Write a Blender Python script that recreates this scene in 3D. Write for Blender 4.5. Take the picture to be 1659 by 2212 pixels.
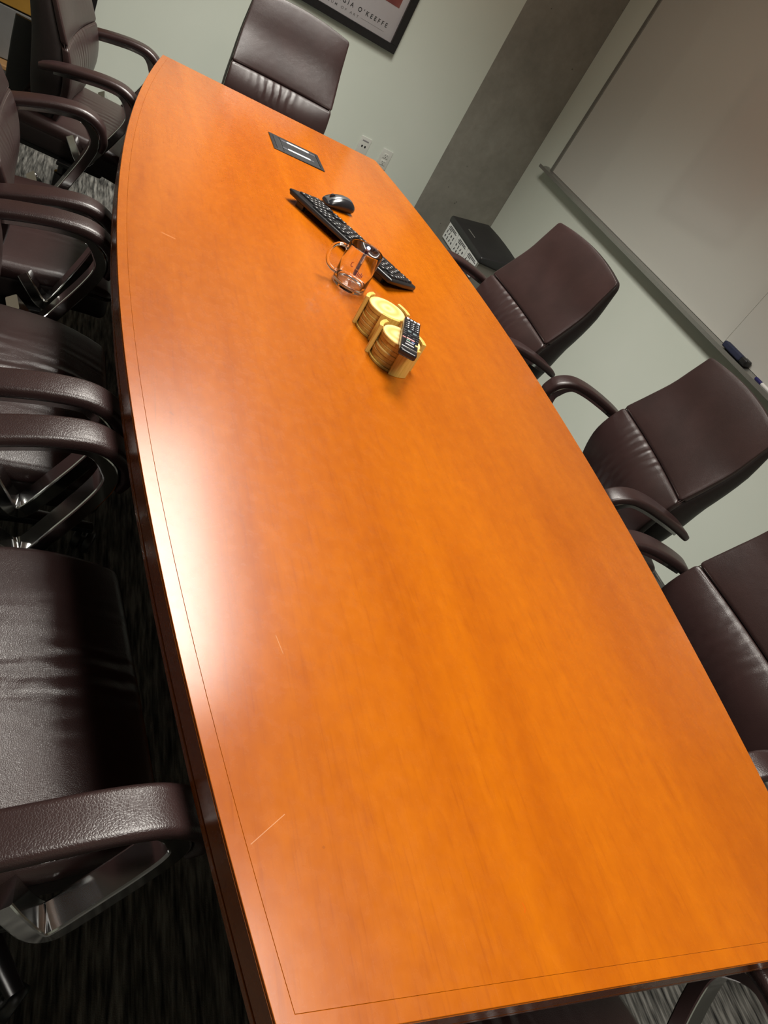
import bpy, bmesh, math, random
from mathutils import Vector, Matrix

for o in list(bpy.data.objects):
    bpy.data.objects.remove(o)
scene = bpy.context.scene
col = scene.collection
rnd = random.Random(7)
PI = math.pi

# ------------------------------------------------------------------ camera
cam_d = bpy.data.cameras.new('camera')
cam = bpy.data.objects.new('camera', cam_d)
col.objects.link(cam)
cam_d.sensor_fit = 'VERTICAL'
cam_d.sensor_height = 24.0
cam_d.lens = 1611.07 / 2212 * 24.0
cam_d.clip_start = 0.02
RIGHT = Vector((0.847994, -0.234411, 0.475350))
DOWN = Vector((0.193684, -0.697788, -0.689622))
FWD = Vector((0.493349, 0.676863, -0.546318))
M = Matrix((RIGHT, -DOWN, -FWD)).transposed().to_4x4()
M.translation = Vector((-0.74775, -1.578971, 1.42126))
cam.matrix_world = M
scene.camera = cam

# ------------------------------------------------------------------ world, lights, exposure
world = bpy.data.worlds.new('world')
scene.world = world
world.use_nodes = True
world.node_tree.nodes['Background'].inputs[0].default_value = (1, 0.93, 0.85, 1)
world.node_tree.nodes['Background'].inputs[1].default_value = 0.006
scene.view_settings.view_transform = 'Standard'
scene.view_settings.look = 'None'
scene.view_settings.gamma = 1.0
scene.view_settings.exposure = 0.0
scene.view_settings.use_curve_mapping = False

CEIL = 2.72


def area_light(name, loc, sx, sy, power, color, spread):
    ld = bpy.data.lights.new(name, 'AREA')
    ld.shape = 'RECTANGLE'
    ld.size, ld.size_y = sx, sy
    ld.energy = power
    ld.color = color
    ld.spread = math.radians(spread)
    o = bpy.data.objects.new(name, ld)
    o.location = loc
    col.objects.link(o)
    return o


LW = 0.62
LIGHTS = [(0.06, 1.05, 57.0, 17.0, 1.7), (0.0, -1.35, 24.0, 13.0, 1.2)]
for lx, ly, pw, pf, LLEN in LIGHTS:       # louvred fixture: a strong cut-off beam; an added warm fill lifts the upper walls
    area_light('troffer_lamp', (lx, ly, CEIL - 0.02), LW, LLEN, pw, (1.0, 0.985, 0.915), 112)
    area_light('upper_wall_fill', (lx, ly, CEIL - 0.022), LW, LLEN, pf, (1.0, 0.83, 0.70), 180)

# ------------------------------------------------------------------ tagging helpers


def tag(o, label=None, cat=None, group=None, kind=None):
    if label:
        o['label'] = label
    if cat:
        o['category'] = cat
    if group:
        o['group'] = group
    if kind:
        o['kind'] = kind
    return o


def empty(name, loc=(0, 0, 0), rz=0.0):
    o = bpy.data.objects.new(name, None)
    o.empty_display_size = 0.05
    o.location = loc
    o.rotation_euler = (0, 0, rz)
    col.objects.link(o)
    return o


def link_mesh(name, me, parent=None):
    o = bpy.data.objects.new(name, me)
    if parent:
        o.parent = parent
    col.objects.link(o)
    return o


def copy_tree(o, parent=None):
    c = o.copy()
    col.objects.link(c)
    if parent:
        c.parent = parent
    for ch in [x for x in bpy.data.objects if x.parent == o]:
        copy_tree(ch, c)
    return c


# ------------------------------------------------------------------ mesh builder
class MB:
    def __init__(self):
        self.v, self.f = [], []

    def add(self, verts, faces, xf=None):
        n = len(self.v)
        for p in verts:
            p = Vector(p)
            self.v.append(tuple(xf @ p if xf else p))
        self.f += [tuple(i + n for i in f) for f in faces]
        return self

    def box(self, c, s, xf=None):
        x, y, z = s[0] / 2, s[1] / 2, s[2] / 2
        vs = [(c[0] + a * x, c[1] + b * y, c[2] + d * z) for a in (-1, 1) for b in (-1, 1) for d in (-1, 1)]
        return self.add(vs, [(0, 1, 3, 2), (4, 6, 7, 5), (0, 4, 5, 1), (2, 3, 7, 6), (0, 2, 6, 4), (1, 5, 7, 3)], xf)

    def rbox(self, c, s, r, n=(1, 1, 1), k=2, fn=None, xf=None):
        """rounded box: centre c, size s, corner radius r, n inner cells per axis, k cells per corner arc; fn deforms local points"""
        hs = [a / 2 for a in s]
        r = min(r, min(hs) * 0.999)
        axes = []
        for h, m in zip(hs, n):
            a = [-h + r - r * math.tan((k - i) / k * PI / 4) for i in range(k + 1)]
            b = [-x for x in reversed(a)]
            mid = [a[-1] + (b[0] - a[-1]) * i / m for i in range(1, m)]
            axes.append(a + mid + b)
        idx, vs, fs = {}, [], []

        def vert(p):
            key = tuple(round(q, 7) for q in p)
            if key in idx:
                return idx[key]
            q = [max(-h + r, min(h - r, t)) for t, h in zip(p, hs)]
            d = Vector([t - u for t, u in zip(p, q)])
            w = Vector(q) + (d.normalized() * r if d.length > 1e-9 else d)
            if fn:
                w = Vector(fn(*w))
            idx[key] = len(vs)
            vs.append((w.x + c[0], w.y + c[1], w.z + c[2]))
            return idx[key]
        for ax in range(3):
            o1, o2 = (ax + 1) % 3, (ax + 2) % 3
            for sgn in (-1, 1):
                A, B = axes[o1], axes[o2]
                for i in range(len(A) - 1):
                    for j in range(len(B) - 1):
                        q = []
                        for (u, w) in ((A[i], B[j]), (A[i + 1], B[j]), (A[i + 1], B[j + 1]), (A[i], B[j + 1])):
                            p = [0, 0, 0]
                            p[ax] = sgn * hs[ax]
                            p[o1], p[o2] = u, w
                            q.append(vert(p))
                        if sgn < 0:
                            q.reverse()
                        fs.append(tuple(q))
        return self.add(vs, fs, xf)

    def sweep(self, path, section, up=(0, 0, 1), scale=None, closed=False, caps=True, xf=None):
        """section: list of (a,b): a along side = t x up, b along up-ish normal"""
        P = [Vector(p) for p in path]
        n, m = len(P), len(section)
        vs, fs = [], []
        up = Vector(up)
        for i, p in enumerate(P):
            if closed:
                t = P[(i + 1) % n] - P[i - 1]
            else:
                t = P[min(i + 1, n - 1)] - P[max(i - 1, 0)]
            t.normalize()
            s = t.cross(up)
            if s.length < 1e-5:
                s = t.cross(Vector((1, 0, 0)))
            s.normalize()
            b = s.cross(t)
            k = scale[i] if scale else (1, 1)
            if not isinstance(k, tuple):
                k = (k, k)
            for (a, c) in section:
                vs.append(tuple(p + s * a * k[0] + b * c * k[1]))
        rng = n if closed else n - 1
        for i in range(rng):
            for j in range(m):
                a, b = i * m + j, i * m + (j + 1) % m
                c, d = ((i + 1) % n) * m + (j + 1) % m, ((i + 1) % n) * m + j
                fs.append((a, b, c, d))
        if caps and not closed:
            fs.append(tuple(reversed(range(m))))
            fs.append(tuple((n - 1) * m + j for j in range(m)))
        return self.add(vs, fs, xf)

    def tube(self, path, r, n=8, closed=False, up=(0, 0, 1), scale=None):
        return self.sweep(path, [(r * math.cos(2 * PI * i / n), r * math.sin(2 * PI * i / n)) for i in range(n)], up, scale, closed)

    def lathe(self, prof, n=32, c=(0, 0, 0), xf=None, close=False):
        """prof: list of (r,z)"""
        vs, fs = [], []
        for (r, z) in prof:
            for i in range(n):
                a = 2 * PI * i / n
                vs.append((c[0] + r * math.cos(a), c[1] + r * math.sin(a), c[2] + z))
        m = len(prof)
        for j in range(m if close else m - 1):
            for i in range(n):
                fs.append((j * n + i, j * n + (i + 1) % n, ((j + 1) % m) * n + (i + 1) % n, ((j + 1) % m) * n + i))
        if not close:
            fs.append(tuple(reversed(range(n))))
            fs.append(tuple((m - 1) * n + i for i in range(n)))
        return self.add(vs, fs, xf)

    def prism(self, pts, z0, z1, xf=None):
        n = len(pts)
        vs = [(p[0], p[1], z0) for p in pts] + [(p[0], p[1], z1) for p in pts]
        fs = [tuple(reversed(range(n))), tuple(range(n, 2 * n))]
        fs += [(i, (i + 1) % n, n + (i + 1) % n, n + i) for i in range(n)]
        return self.add(vs, fs, xf)

    def mesh(self, name, mat, smooth=True, angle=None, bevel=0):
        bm = bmesh.new()
        bv = [bm.verts.new(p) for p in self.v]
        for f in self.f:
            q = []
            for i in f:
                if bv[i] not in q:
                    q.append(bv[i])
            if len(q) >= 3:
                try:
                    bm.faces.new(q)
                except ValueError:
                    pass
        bmesh.ops.remove_doubles(bm, verts=bm.verts, dist=1e-6)
        bmesh.ops.recalc_face_normals(bm, faces=bm.faces)
        if bevel:
            es = [e for e in bm.edges if len(e.link_faces) == 2 and e.calc_face_angle(0) > 0.5]
            bmesh.ops.bevel(bm, geom=es, offset=bevel, segments=2, affect='EDGES', profile=0.5, clamp_overlap=True)
        for f in bm.faces:
            f.smooth = smooth
        if angle is not None:
            for e in bm.edges:
                if len(e.link_faces) == 2 and e.calc_face_angle(0) > angle:
                    e.smooth = False
        me = bpy.data.meshes.new(name)
        bm.to_mesh(me)
        bm.free()
        me.materials.append(mat)
        return me

    def obj(self, name, mat, parent=None, smooth=True, angle=0.7, bevel=0):
        return link_mesh(name, self.mesh(name, mat, smooth, angle, bevel), parent)


def rrect(w, h, r, k=3):
    pts = []
    for (cx, cy, a0) in ((w / 2 - r, h / 2 - r, 0), (-w / 2 + r, h / 2 - r, 90), (-w / 2 + r, -h / 2 + r, 180), (w / 2 - r, -h / 2 + r, 270)):
        for i in range(k + 1):
            a = math.radians(a0 + 90 * i / k)
            pts.append((cx + r * math.cos(a), cy + r * math.sin(a)))
    return pts


def crom(pts, n=6):
    P = [Vector(p) for p in pts]
    out = []
    for i in range(len(P) - 1):
        p0 = P[i - 1] if i else P[0] * 2 - P[1]
        p1, p2 = P[i], P[i + 1]
        p3 = P[i + 2] if i + 2 < len(P) else P[-1] * 2 - P[-2]
        for j in range(n):
            t = j / n
            out.append(0.5 * ((2 * p1) + (p2 - p0) * t + (2 * p0 - 5 * p1 + 4 * p2 - p3) * t * t + (3 * p1 - p0 - 3 * p2 + p3) * t ** 3))
    out.append(P[-1])
    return out


def lerp_tab(tab, x):
    if x <= tab[0][0]:
        return tab[0][1]
    for (a, b), (c, d) in zip(tab, tab[1:]):
        if x <= c:
            t = (x - a) / (c - a)
            return b + (d - b) * t
    return tab[-1][1]


def smooth_tab(tab, x):
    """catmull-rom through (x, y) pairs, evaluated by bisecting on x"""
    if x <= tab[0][0]:
        return tab[0][1]
    if x >= tab[-1][0]:
        return tab[-1][1]
    for i in range(len(tab) - 1):
        x1, y1 = tab[i]
        x2, y2 = tab[i + 1]
        if x <= x2:
            m1 = (y2 - tab[i - 1][1]) / (x2 - tab[i - 1][0]) if i else (y2 - y1) / (x2 - x1)
            m2 = (tab[i + 2][1] - y1) / (tab[i + 2][0] - x1) if i + 2 < len(tab) else (y2 - y1) / (x2 - x1)
            h = x2 - x1
            t = (x - x1) / h
            return ((2 * t ** 3 - 3 * t * t + 1) * y1 + (t ** 3 - 2 * t * t + t) * h * m1 + (-2 * t ** 3 + 3 * t * t) * y2 + (t ** 3 - t * t) * h * m2)
    return tab[-1][1]


# ------------------------------------------------------------------ materials
class NT:
    def __init__(self, name):
        self.m = bpy.data.materials.new(name)
        self.m.use_nodes = True
        self.t = self.m.node_tree
        self.b = self.t.nodes['Principled BSDF']

    def n(self, typ, **kw):
        nd = self.t.nodes.new(typ)
        for k, v in kw.items():
            if k.startswith('i_'):
                nd.inputs[k[2:].replace('_', ' ')].default_value = v
            elif k.startswith('n_'):
                nd.inputs[int(k[2:])].default_value = v
            else:
                setattr(nd, k, v)
        return nd

    def l(self, a, b):
        self.t.links.new(a, b)

    def set(self, **kw):
        names = {'color': 'Base Color', 'rough': 'Roughness', 'metal': 'Metallic', 'spec': 'Specular IOR Level', 'coat': 'Coat Weight', 'coat_rough': 'Coat Roughness', 'ior': 'IOR', 'trans': 'Transmission Weight', 'sheen': 'Sheen Weight'}
        for k, v in kw.items():
            if k == 'color' and len(v) == 3:
                v = (*v, 1)
            self.b.inputs[names[k]].default_value = v
        return self

    def coords(self, scale=(1, 1, 1), out='Object', rot=(0, 0, 0)):
        tc = self.n('ShaderNodeTexCoord')
        mp = self.n('ShaderNodeMapping')
        mp.inputs['Scale'].default_value = scale
        mp.inputs['Rotation'].default_value = rot
        self.l(tc.outputs[out], mp.inputs['Vector'])
        return mp.outputs['Vector']

    def noise(self, vec, scale=5, detail=3, rough=0.5, dist=0.0):
        nd = self.n('ShaderNodeTexNoise')
        nd.inputs['Scale'].default_value = scale
        nd.inputs['Detail'].default_value = detail
        nd.inputs['Roughness'].default_value = rough
        nd.inputs['Distortion'].default_value = dist
        if vec:
            self.l(vec, nd.inputs['Vector'])
        return nd.outputs['Fac']

    def ramp(self, fac, stops):
        nd = self.n('ShaderNodeValToRGB')
        cr = nd.color_ramp
        while len(cr.elements) < len(stops):
            cr.elements.new(0.5)
        for e, (p, c) in zip(cr.elements, stops):
            e.position = p
            e.color = (*c, 1) if len(c) == 3 else c
        self.l(fac, nd.inputs['Fac'])
        return nd.outputs['Color']

    def mix(self, fac, a, b, mode='MIX'):
        nd = self.n('ShaderNodeMix', data_type='RGBA', blend_type=mode)
        for sock, v in ((nd.inputs[0], fac), (nd.inputs[6], a), (nd.inputs[7], b)):
            if hasattr(v, 'is_output'):
                self.l(v, sock)
            elif isinstance(v, (int, float)):
                sock.default_value = v
            else:
                sock.default_value = (*v, 1) if len(v) == 3 else v
        return nd.outputs[2]

    def math(self, op, a, b=None, clamp=False):
        nd = self.n('ShaderNodeMath', operation=op, use_clamp=clamp)
        for i, v in enumerate((a, b)):
            if v is None:
                continue
            if hasattr(v, 'is_output'):
                self.l(v, nd.inputs[i])
            else:
                nd.inputs[i].default_value = v
        return nd.outputs[0]

    def bump(self, h, strength=0.3, dist=0.01, prev=None):
        nd = self.n('ShaderNodeBump')
        nd.inputs['Strength'].default_value = strength
        nd.inputs['Distance'].default_value = dist
        self.l(h, nd.inputs['Height'])
        if prev:
            self.l(prev, nd.inputs['Normal'])
        return nd.outputs['Normal']


def plain(name, color, rough=0.5, metal=0.0, grain=0.06, gscale=60, bump=0.0, spec=0.5):
    t = NT(name).set(rough=rough, metal=metal, spec=spec)
    v = t.coords()
    f = t.noise(v, gscale, 3)
    lo = tuple(max(0, c * (1 - grain)) for c in color)
    hi = tuple(min(1, c * (1 + grain)) for c in color)
    t.l(t.ramp(f, [(0.3, lo), (0.7, hi)]), t.b.inputs['Base Color'])
    if bump:
        t.l(t.bump(f, bump, 0.002), t.b.inputs['Normal'])
    return t.m


def segment_mask(t, co, p, q, w):
    """1 inside a thin stroke of half-width w from p to q (object xy), soft ends"""
    sx = t.n('ShaderNodeSeparateXYZ')
    t.l(co, sx.inputs[0])
    dx, dy = q[0] - p[0], q[1] - p[1]
    L = math.hypot(dx, dy)
    ux, uy = dx / L, dy / L
    rx = t.math('SUBTRACT', sx.outputs[0], p[0])
    ry = t.math('SUBTRACT', sx.outputs[1], p[1])
    a = t.math('ADD', t.math('MULTIPLY', rx, ux), t.math('MULTIPLY', ry, uy))
    d = t.math('ABSOLUTE', t.math('ADD', t.math('MULTIPLY', rx, -uy), t.math('MULTIPLY', ry, ux)))
    inw = t.math('LESS_THAN', d, w)
    in1 = t.math('GREATER_THAN', a, 0.0)
    in2 = t.math('LESS_THAN', a, L)
    return t.math('MULTIPLY', inw, t.math('MULTIPLY', in1, in2))


def wood_top(name, along_y=True, strokes=(), dark=1.0, scratches=True):
    t = NT(name)
    sc = (1, 0.12, 1) if along_y else (0.12, 1, 1)
    v = t.coords(sc)
    co = t.coords((1, 1, 1))
    broad = t.noise(v, 7, 4, 0.55, 0.6)
    fine = t.noise(t.coords((1, 0.035, 1) if along_y else (0.035, 1, 1)), 260, 3, 0.65)
    blotch = t.noise(t.coords((1, 0.55, 1) if along_y else (0.55, 1, 1)), 55, 4, 0.65)
    k = dark
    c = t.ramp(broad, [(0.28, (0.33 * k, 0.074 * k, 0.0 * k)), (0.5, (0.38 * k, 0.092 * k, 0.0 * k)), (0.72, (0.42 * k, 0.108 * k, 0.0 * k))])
    fr = t.ramp(fine, [(0.30, (0.70, 0.60, 0.5)), (0.46, (1, 1, 1)), (0.75, (1.0, 1.0, 1.0))])
    c = t.mix(0.36, c, fr, 'MULTIPLY')
    br = t.ramp(blotch, [(0.3, (0.86, 0.80, 0.75)), (0.65, (1, 1, 1))])
    c = t.mix(0.75, c, br, 'MULTIPLY')
    for (p, q, w, colr) in strokes:
        c = t.mix(t.math('MULTIPLY', segment_mask(t, co, p, q, w), 0.22), c, colr)
    t.l(c, t.b.inputs['Base Color'])
    rg = t.noise(co, 60, 4, 0.6)
    t.l(t.ramp(rg, [(0.3, (0.23, 0.23, 0.23)), (0.7, (0.30, 0.30, 0.30))]), t.b.inputs['Roughness'])
    t.set(spec=0.24, coat=0.85, coat_rough=0.20)
    h = fine
    nrm = t.bump(h, 0.05, 0.001)
    if scratches:
        # short random hairline scratches: narrow level sets of stretched noise
        for i, (ang, s) in enumerate(((0.35, 22), (1.25, 18), (2.2, 26))):
            vv = t.coords((1, 0.10, 1), rot=(0, 0, ang))
            nz = t.noise(vv, s, 1.5, 0.4)
            line = t.math('LESS_THAN', t.math('ABSOLUTE', t.math('SUBTRACT', nz, 0.5)), 0.0022)
            gate = t.math('GREATER_THAN', t.noise(co, 9 + 3 * i, 2), 0.60)
            nrm = t.bump(t.math('MULTIPLY', line, gate), 0.18, 0.0006, nrm)
    t.l(nrm, t.b.inputs['Normal'])
    return t.m


def leather(name, wrinkle=None, grain=420, base=(0.0245, 0.0120, 0.0115)):
    t = NT(name)
    v = t.coords()
    big = t.noise(v, 9, 3)
    lo = tuple(c * 0.82 for c in base)
    hi = tuple(c * 1.15 for c in base)
    t.l(t.ramp(big, [(0.3, lo), (0.7, hi)]), t.b.inputs['Base Color'])
    vor = t.n('ShaderNodeTexVoronoi', feature='DISTANCE_TO_EDGE')
    vor.inputs['Scale'].default_value = grain
    t.l(v, vor.inputs['Vector'])
    cell = t.ramp(vor.outputs['Distance'], [(0.0, (0, 0, 0)), (0.22, (1, 1, 1))])
    nrm = t.bump(cell, 0.14, 0.0010)
    nrm = t.bump(t.noise(v, 38, 3), 0.10, 0.004, nrm)
    if wrinkle:
        # gathered creases: bands that follow one axis, strongest near the middle
        axis, freq, width, off = wrinkle
        sx = t.n('ShaderNodeSeparateXYZ')
        t.l(v, sx.inputs[0])
        y = sx.outputs[1]
        wob = t.noise(t.coords((5, 1.5, 5)), 2.2, 2)
        ph = t.math('ADD', t.math('MULTIPLY', y, freq), t.math('MULTIPLY', wob, 6.0))
        s = t.math('SINE', ph)
        yo = t.math('SUBTRACT', y, off)
        g = t.math('POWER', 2.718, t.math('MULTIPLY', t.math('MULTIPLY', yo, yo), -1.0 / (width * width)))
        gate = t.ramp(t.noise(t.coords((2, 5, 2)), 3, 2), [(0.40, (0, 0, 0)), (0.62, (1, 1, 1))])
        hgt = t.math('MULTIPLY', t.math('MULTIPLY', s, g), gate)
        nrm = t.bump(hgt, 0.34, 0.006, nrm)
    t.l(nrm, t.b.inputs['Normal'])
    t.set(rough=0.32, spec=0.58)
    return t.m


M_LEATHER = leather('brown_leather')
M_LEATHER_SEAT = leather('brown_leather_seat', ('y', 190, 0.085, 0.02))
M_LEATHER_LUMBAR = leather('brown_leather_lumbar', ('y', 170, 0.085, -0.03))
M_LEATHER_ARM = leather('brown_leather_arm', None, 330)
M_GUSSET = plain('dark_leather_side', (0.011, 0.0065, 0.006), 0.5, 0, 0.15, 80, 0.15)
M_THREAD = plain('leather_seam_thread', (0.055, 0.036, 0.033), 0.6, 0, 0.2, 300)
M_CHROME = NT('polished_chrome').set(color=(0.70, 0.71, 0.71), metal=1.0, rough=0.12).m
M_BLACKPL = plain('black_plastic', (0.012, 0.012, 0.013), 0.42, 0, 0.15, 200)
M_BLACKGLOSS = plain('black_gloss_plastic', (0.012, 0.012, 0.014), 0.2, 0, 0.1, 200)

STROKES = [((-0.482, 0.021), (-0.452, 0.014), 0.0022, (0.85, 0.42, 0.2)),
           ((-0.511, -0.56), (-0.513, -0.665), 0.0008, (0.12, 0.05, 0.02)),
           ((-0.490, -0.612), (-0.483, -0.618), 0.0018, (0.05, 0.02, 0.01)),
           ((-0.372, -1.022), (-0.366, -1.05), 0.0004, (0.95, 0.75, 0.5)),
           ((-0.437, -1.283), (-0.396, -1.253), 0.0004, (0.95, 0.7, 0.45)),
           ((-0.123, -1.356), (-0.121, -1.362), 0.0006, (0.7, 0.02, 0.0)),
           ((-0.121, -1.362), (-0.124, -1.367), 0.0006, (0.7, 0.02, 0.0)),
           ((-0.359, -1.287), (-0.357, -1.289), 0.0015, (0.05, 0.01, 0.01))]
M_WOOD = wood_top('honey_maple_veneer', True, STROKES)
M_WOOD_END = wood_top('honey_maple_banding', False, (), 0.97, False)
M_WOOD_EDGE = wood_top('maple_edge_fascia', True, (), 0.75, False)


def wall_paint():
    t = NT('pale_wall_paint')
    v = t.coords()
    f = t.noise(v, 2.0, 3)
    t.l(t.ramp(f, [(0.3, (0.655, 0.715, 0.635)), (0.7, (0.69, 0.745, 0.67))]), t.b.inputs['Base Color'])
    t.l(t.bump(t.noise(v, 260, 3), 0.12, 0.001), t.b.inputs['Normal'])
    t.set(rough=0.75, spec=0.3)
    return t.m


def concrete():
    t = NT('bare_concrete')
    v = t.coords()
    a = t.noise(v, 3.2, 6, 0.62, 0.3)
    b = t.noise(v, 26, 4, 0.6)
    c = t.ramp(a, [(0.28, (0.215, 0.210, 0.182)), (0.55, (0.28, 0.274, 0.238)), (0.8, (0.345, 0.337, 0.296))])
    c = t.mix(0.35, c, t.ramp(b, [(0.3, (0.75, 0.75, 0.75)), (0.7, (1.1, 1.1, 1.1))]), 'MULTIPLY')
    vor = t.n('ShaderNodeTexVoronoi', feature='F1')
    vor.inputs['Scale'].default_value = 16
    t.l(v, vor.inputs['Vector'])
    hole = t.math('LESS_THAN', vor.outputs['Distance'], 0.075)
    gate = t.math('GREATER_THAN', t.noise(v, 4, 2), 0.52)
    pit = t.math('MULTIPLY', hole, gate)
    c = t.mix(t.math('MULTIPLY', pit, 0.55), c, (0.05, 0.045, 0.04))
    t.l(c, t.b.inputs['Base Color'])
    nrm = t.bump(b, 0.2, 0.003)
    inv = t.math('SUBTRACT', 1.0, pit)
    t.l(t.bump(inv, 0.5, 0.004, nrm), t.b.inputs['Normal'])
    t.set(rough=0.85, spec=0.25)
    return t.m


def carpet():
    t = NT('striped_grey_carpet')
    v = t.coords((1, 0.10, 1))
    s = t.noise(v, 95, 2, 0.6)
    s2 = t.noise(t.coords((1, 0.02, 1)), 30, 2)
    c = t.ramp(s, [(0.32, (0.016, 0.0155, 0.015)), (0.5, (0.085, 0.083, 0.076)), (0.68, (0.19, 0.185, 0.17))])
    c = t.mix(0.4, c, t.ramp(s2, [(0.35, (0.6, 0.6, 0.6)), (0.65, (1.1, 1.1, 1.1))]), 'MULTIPLY')
    t.l(c, t.b.inputs['Base Color'])
    t.l(t.bump(t.noise(t.coords(), 420, 2), 0.6, 0.004), t.b.inputs['Normal'])
    t.set(rough=0.95, spec=0.1)
    return t.m


M_WALL = wall_paint()
M_CONC = concrete()
M_CARPET = carpet()
M_CEIL = plain('white_ceiling_tile', (0.36, 0.36, 0.34), 0.9, 0, 0.05, 30)
M_PANEL = plain('white_lamp_panel', (0.8, 0.8, 0.78), 0.6, 0, 0.02, 40)
M_BOARD = NT('glossy_whiteboard').set(color=(0.53, 0.535, 0.495), rough=0.08, spec=0.5).m
M_ALU = plain('satin_aluminium', (0.36, 0.36, 0.34), 0.35, 0.75, 0.04, 90)
M_BLACKWOOD = plain('black_frame_wood', (0.010, 0.009, 0.010), 0.35, 0, 0.2, 60)
M_PAPER = plain('white_print_paper', (0.68, 0.67, 0.70), 0.6, 0, 0.01, 40)
M_INK = plain('grey_print_ink', (0.035, 0.035, 0.04), 0.6, 0, 0.1, 60)
M_INK2 = plain('pale_print_ink', (0.26, 0.25, 0.26), 0.6, 0, 0.1, 60)
M_WHITEPL = plain('white_outlet_plastic', (0.66, 0.68, 0.63), 0.35, 0, 0.02, 60)
M_DARK = plain('dark_recess', (0.01, 0.01, 0.01), 0.8, 0, 0.1, 60)
M_GREYPANEL = plain('grey_door_panel', (0.17, 0.17, 0.168), 0.5, 0, 0.06, 20)
M_MUSTARD = plain('mustard_panel', (0.32, 0.17, 0.02), 0.6, 0, 0.06, 20)
M_OAK = plain('light_oak_threshold', (0.36, 0.20, 0.08), 0.5, 0, 0.12, 30)


# ================================================================== room shell
WX0, WX1, WY0, WY1 = -2.35, 1.97, -3.3, 3.0


def struct(name, mb, mat, **kw):
    o = mb.obj(name, mat, None, smooth=False, **kw)
    o['kind'] = 'structure'
    return o


struct('floor', MB().box(((WX0 + WX1) / 2, (WY0 + WY1) / 2, -0.05), (WX1 - WX0 + 0.4, WY1 - WY0 + 0.4, 0.1)), M_CARPET)
struct('ceiling', MB().box(((WX0 + WX1) / 2, (WY0 + WY1) / 2, CEIL + 0.05), (WX1 - WX0 + 0.4, WY1 - WY0 + 0.4, 0.1)), M_CEIL)
DX0, DX1 = -1.62, -0.62          # doorway in the far wall
COLX = 1.408
mb = MB().box(((DX1 + COLX) / 2, WY1 + 0.075, CEIL / 2), (COLX - DX1, 0.15, CEIL))
mb.box(((WX0 - 0.15 + DX0) / 2, WY1 + 0.075, CEIL / 2), (DX0 - WX0 + 0.15, 0.15, CEIL))
mb.box(((DX0 + DX1) / 2, WY1 + 0.075, (2.15 + CEIL) / 2), (DX1 - DX0, 0.15, CEIL - 2.15))
struct('wall_far', mb, M_WALL)
struct('concrete_column', MB().box(((COLX + WX1 + 0.15) / 2, WY1 + 0.1, CEIL / 2), (WX1 + 0.15 - COLX, 0.2, CEIL)), M_CONC)
struct('wall_right', MB().box((WX1 + 0.075, (WY0 + WY1) / 2 - 0.001, CEIL / 2), (0.15, WY1 - WY0 - 0.002, CEIL)), M_WALL)
struct('wall_left', MB().box((WX0 - 0.075, (WY0 + WY1) / 2, CEIL / 2), (0.15, WY1 - WY0, CEIL)), M_WALL)
struct('wall_near', MB().box(((WX0 + WX1) / 2, WY0 - 0.075, CEIL / 2), (WX1 - WX0 + 0.3, 0.15, CEIL)), M_WALL)

# doorway at the left of the far wall: black frame, grey kick panel, mustard upper panel, oak threshold
door = empty('door_1', ((DX0 + DX1) / 2, WY1, 0))
door['kind'] = 'structure'
w = DX1 - DX0
mb = MB()
for s in (-1, 1):
    mb.box((s * (w / 2 - 0.045), 0.03, 1.075), (0.09, 0.12, 2.15))
mb.box((0, 0.03, 2.105), (w - 0.18, 0.12, 0.09))
mb.obj('door_frame', M_BLACKWOOD, door, smooth=False, bevel=0.003)
MB().box((0, 0.045, 0.145), (w - 0.18, 0.04, 0.235)).obj('kick_panel', M_GREYPANEL, door, smooth=False, bevel=0.003)
MB().box((0, 0.045, 1.165), (w - 0.18, 0.04, 1.79)).obj('upper_panel', M_MUSTARD, door, smooth=False, bevel=0.003)
MB().box((0, 0.0, 0.012), (w - 0.18, 0.12, 0.022)).obj('threshold', M_OAK, door, smooth=False, bevel=0.004)

# the recessed ceiling fixtures over the table (out of frame, but the room's real lamps)
for i, (lx, ly, pw, pf, LLEN) in enumerate(LIGHTS):
    t = empty('ceiling_light', (lx, ly, CEIL - 0.012))
    tag(t, 'recessed ceiling light above the %s half of the conference table' % ('far', 'near')[i], 'light', 'ceiling lights')
    mb = MB()
    for sx in (-1, 1):
        mb.box((sx * (LW / 2 + 0.02), 0, 0), (0.03, LLEN + 0.07, 0.024))
        mb.box((0, sx * (LLEN / 2 + 0.02), 0), (LW + 0.01, 0.03, 0.024))
    mb.obj('trim_frame', M_ALU, t, smooth=False, bevel=0.002)
    MB().box((0, 0, 0.0085), (LW, LLEN, 0.004)).obj('diffuser', M_PANEL, t, smooth=False)

# ================================================================== conference table
L = 2.90
WE, WM = 0.4310, 0.5751


def half_w(y, we, wm, h):
    s = wm - we
    r = (h * h + s * s) / (2 * s)
    return wm - r + math.sqrt(max(r * r - y * y, 0))


def outline(inset, n=56):
    h = L / 2 - inset
    pts = []
    for i in range(n + 1):
        y = -h + 2 * h * i / n
        pts.append((half_w(y, WE, WM, L / 2) - inset, y))
    for i in range(n + 1):
        y = h - 2 * h * i / n
        pts.append((-half_w(y, WE, WM, L / 2) + inset, y))
    return pts


def ring(o_in, o_out, z0, z1, mb=None):
    mb = mb or MB()
    n = len(o_in)
    vs = [(x, y, z1) for x, y in o_in] + [(x, y, z1) for x, y in o_out] + [(x, y, z0) for x, y in o_in] + [(x, y, z0) for x, y in o_out]
    fs = []
    for i in range(n):
        j = (i + 1) % n
        fs += [(i, n + i, n + j, j), (n + i, 3 * n + i, 3 * n + j, n + j), (2 * n + i, 2 * n + j, 3 * n + j, 3 * n + i), (i, j, 2 * n + j, 2 * n + i)]
    return mb.add(vs, fs)


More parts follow.
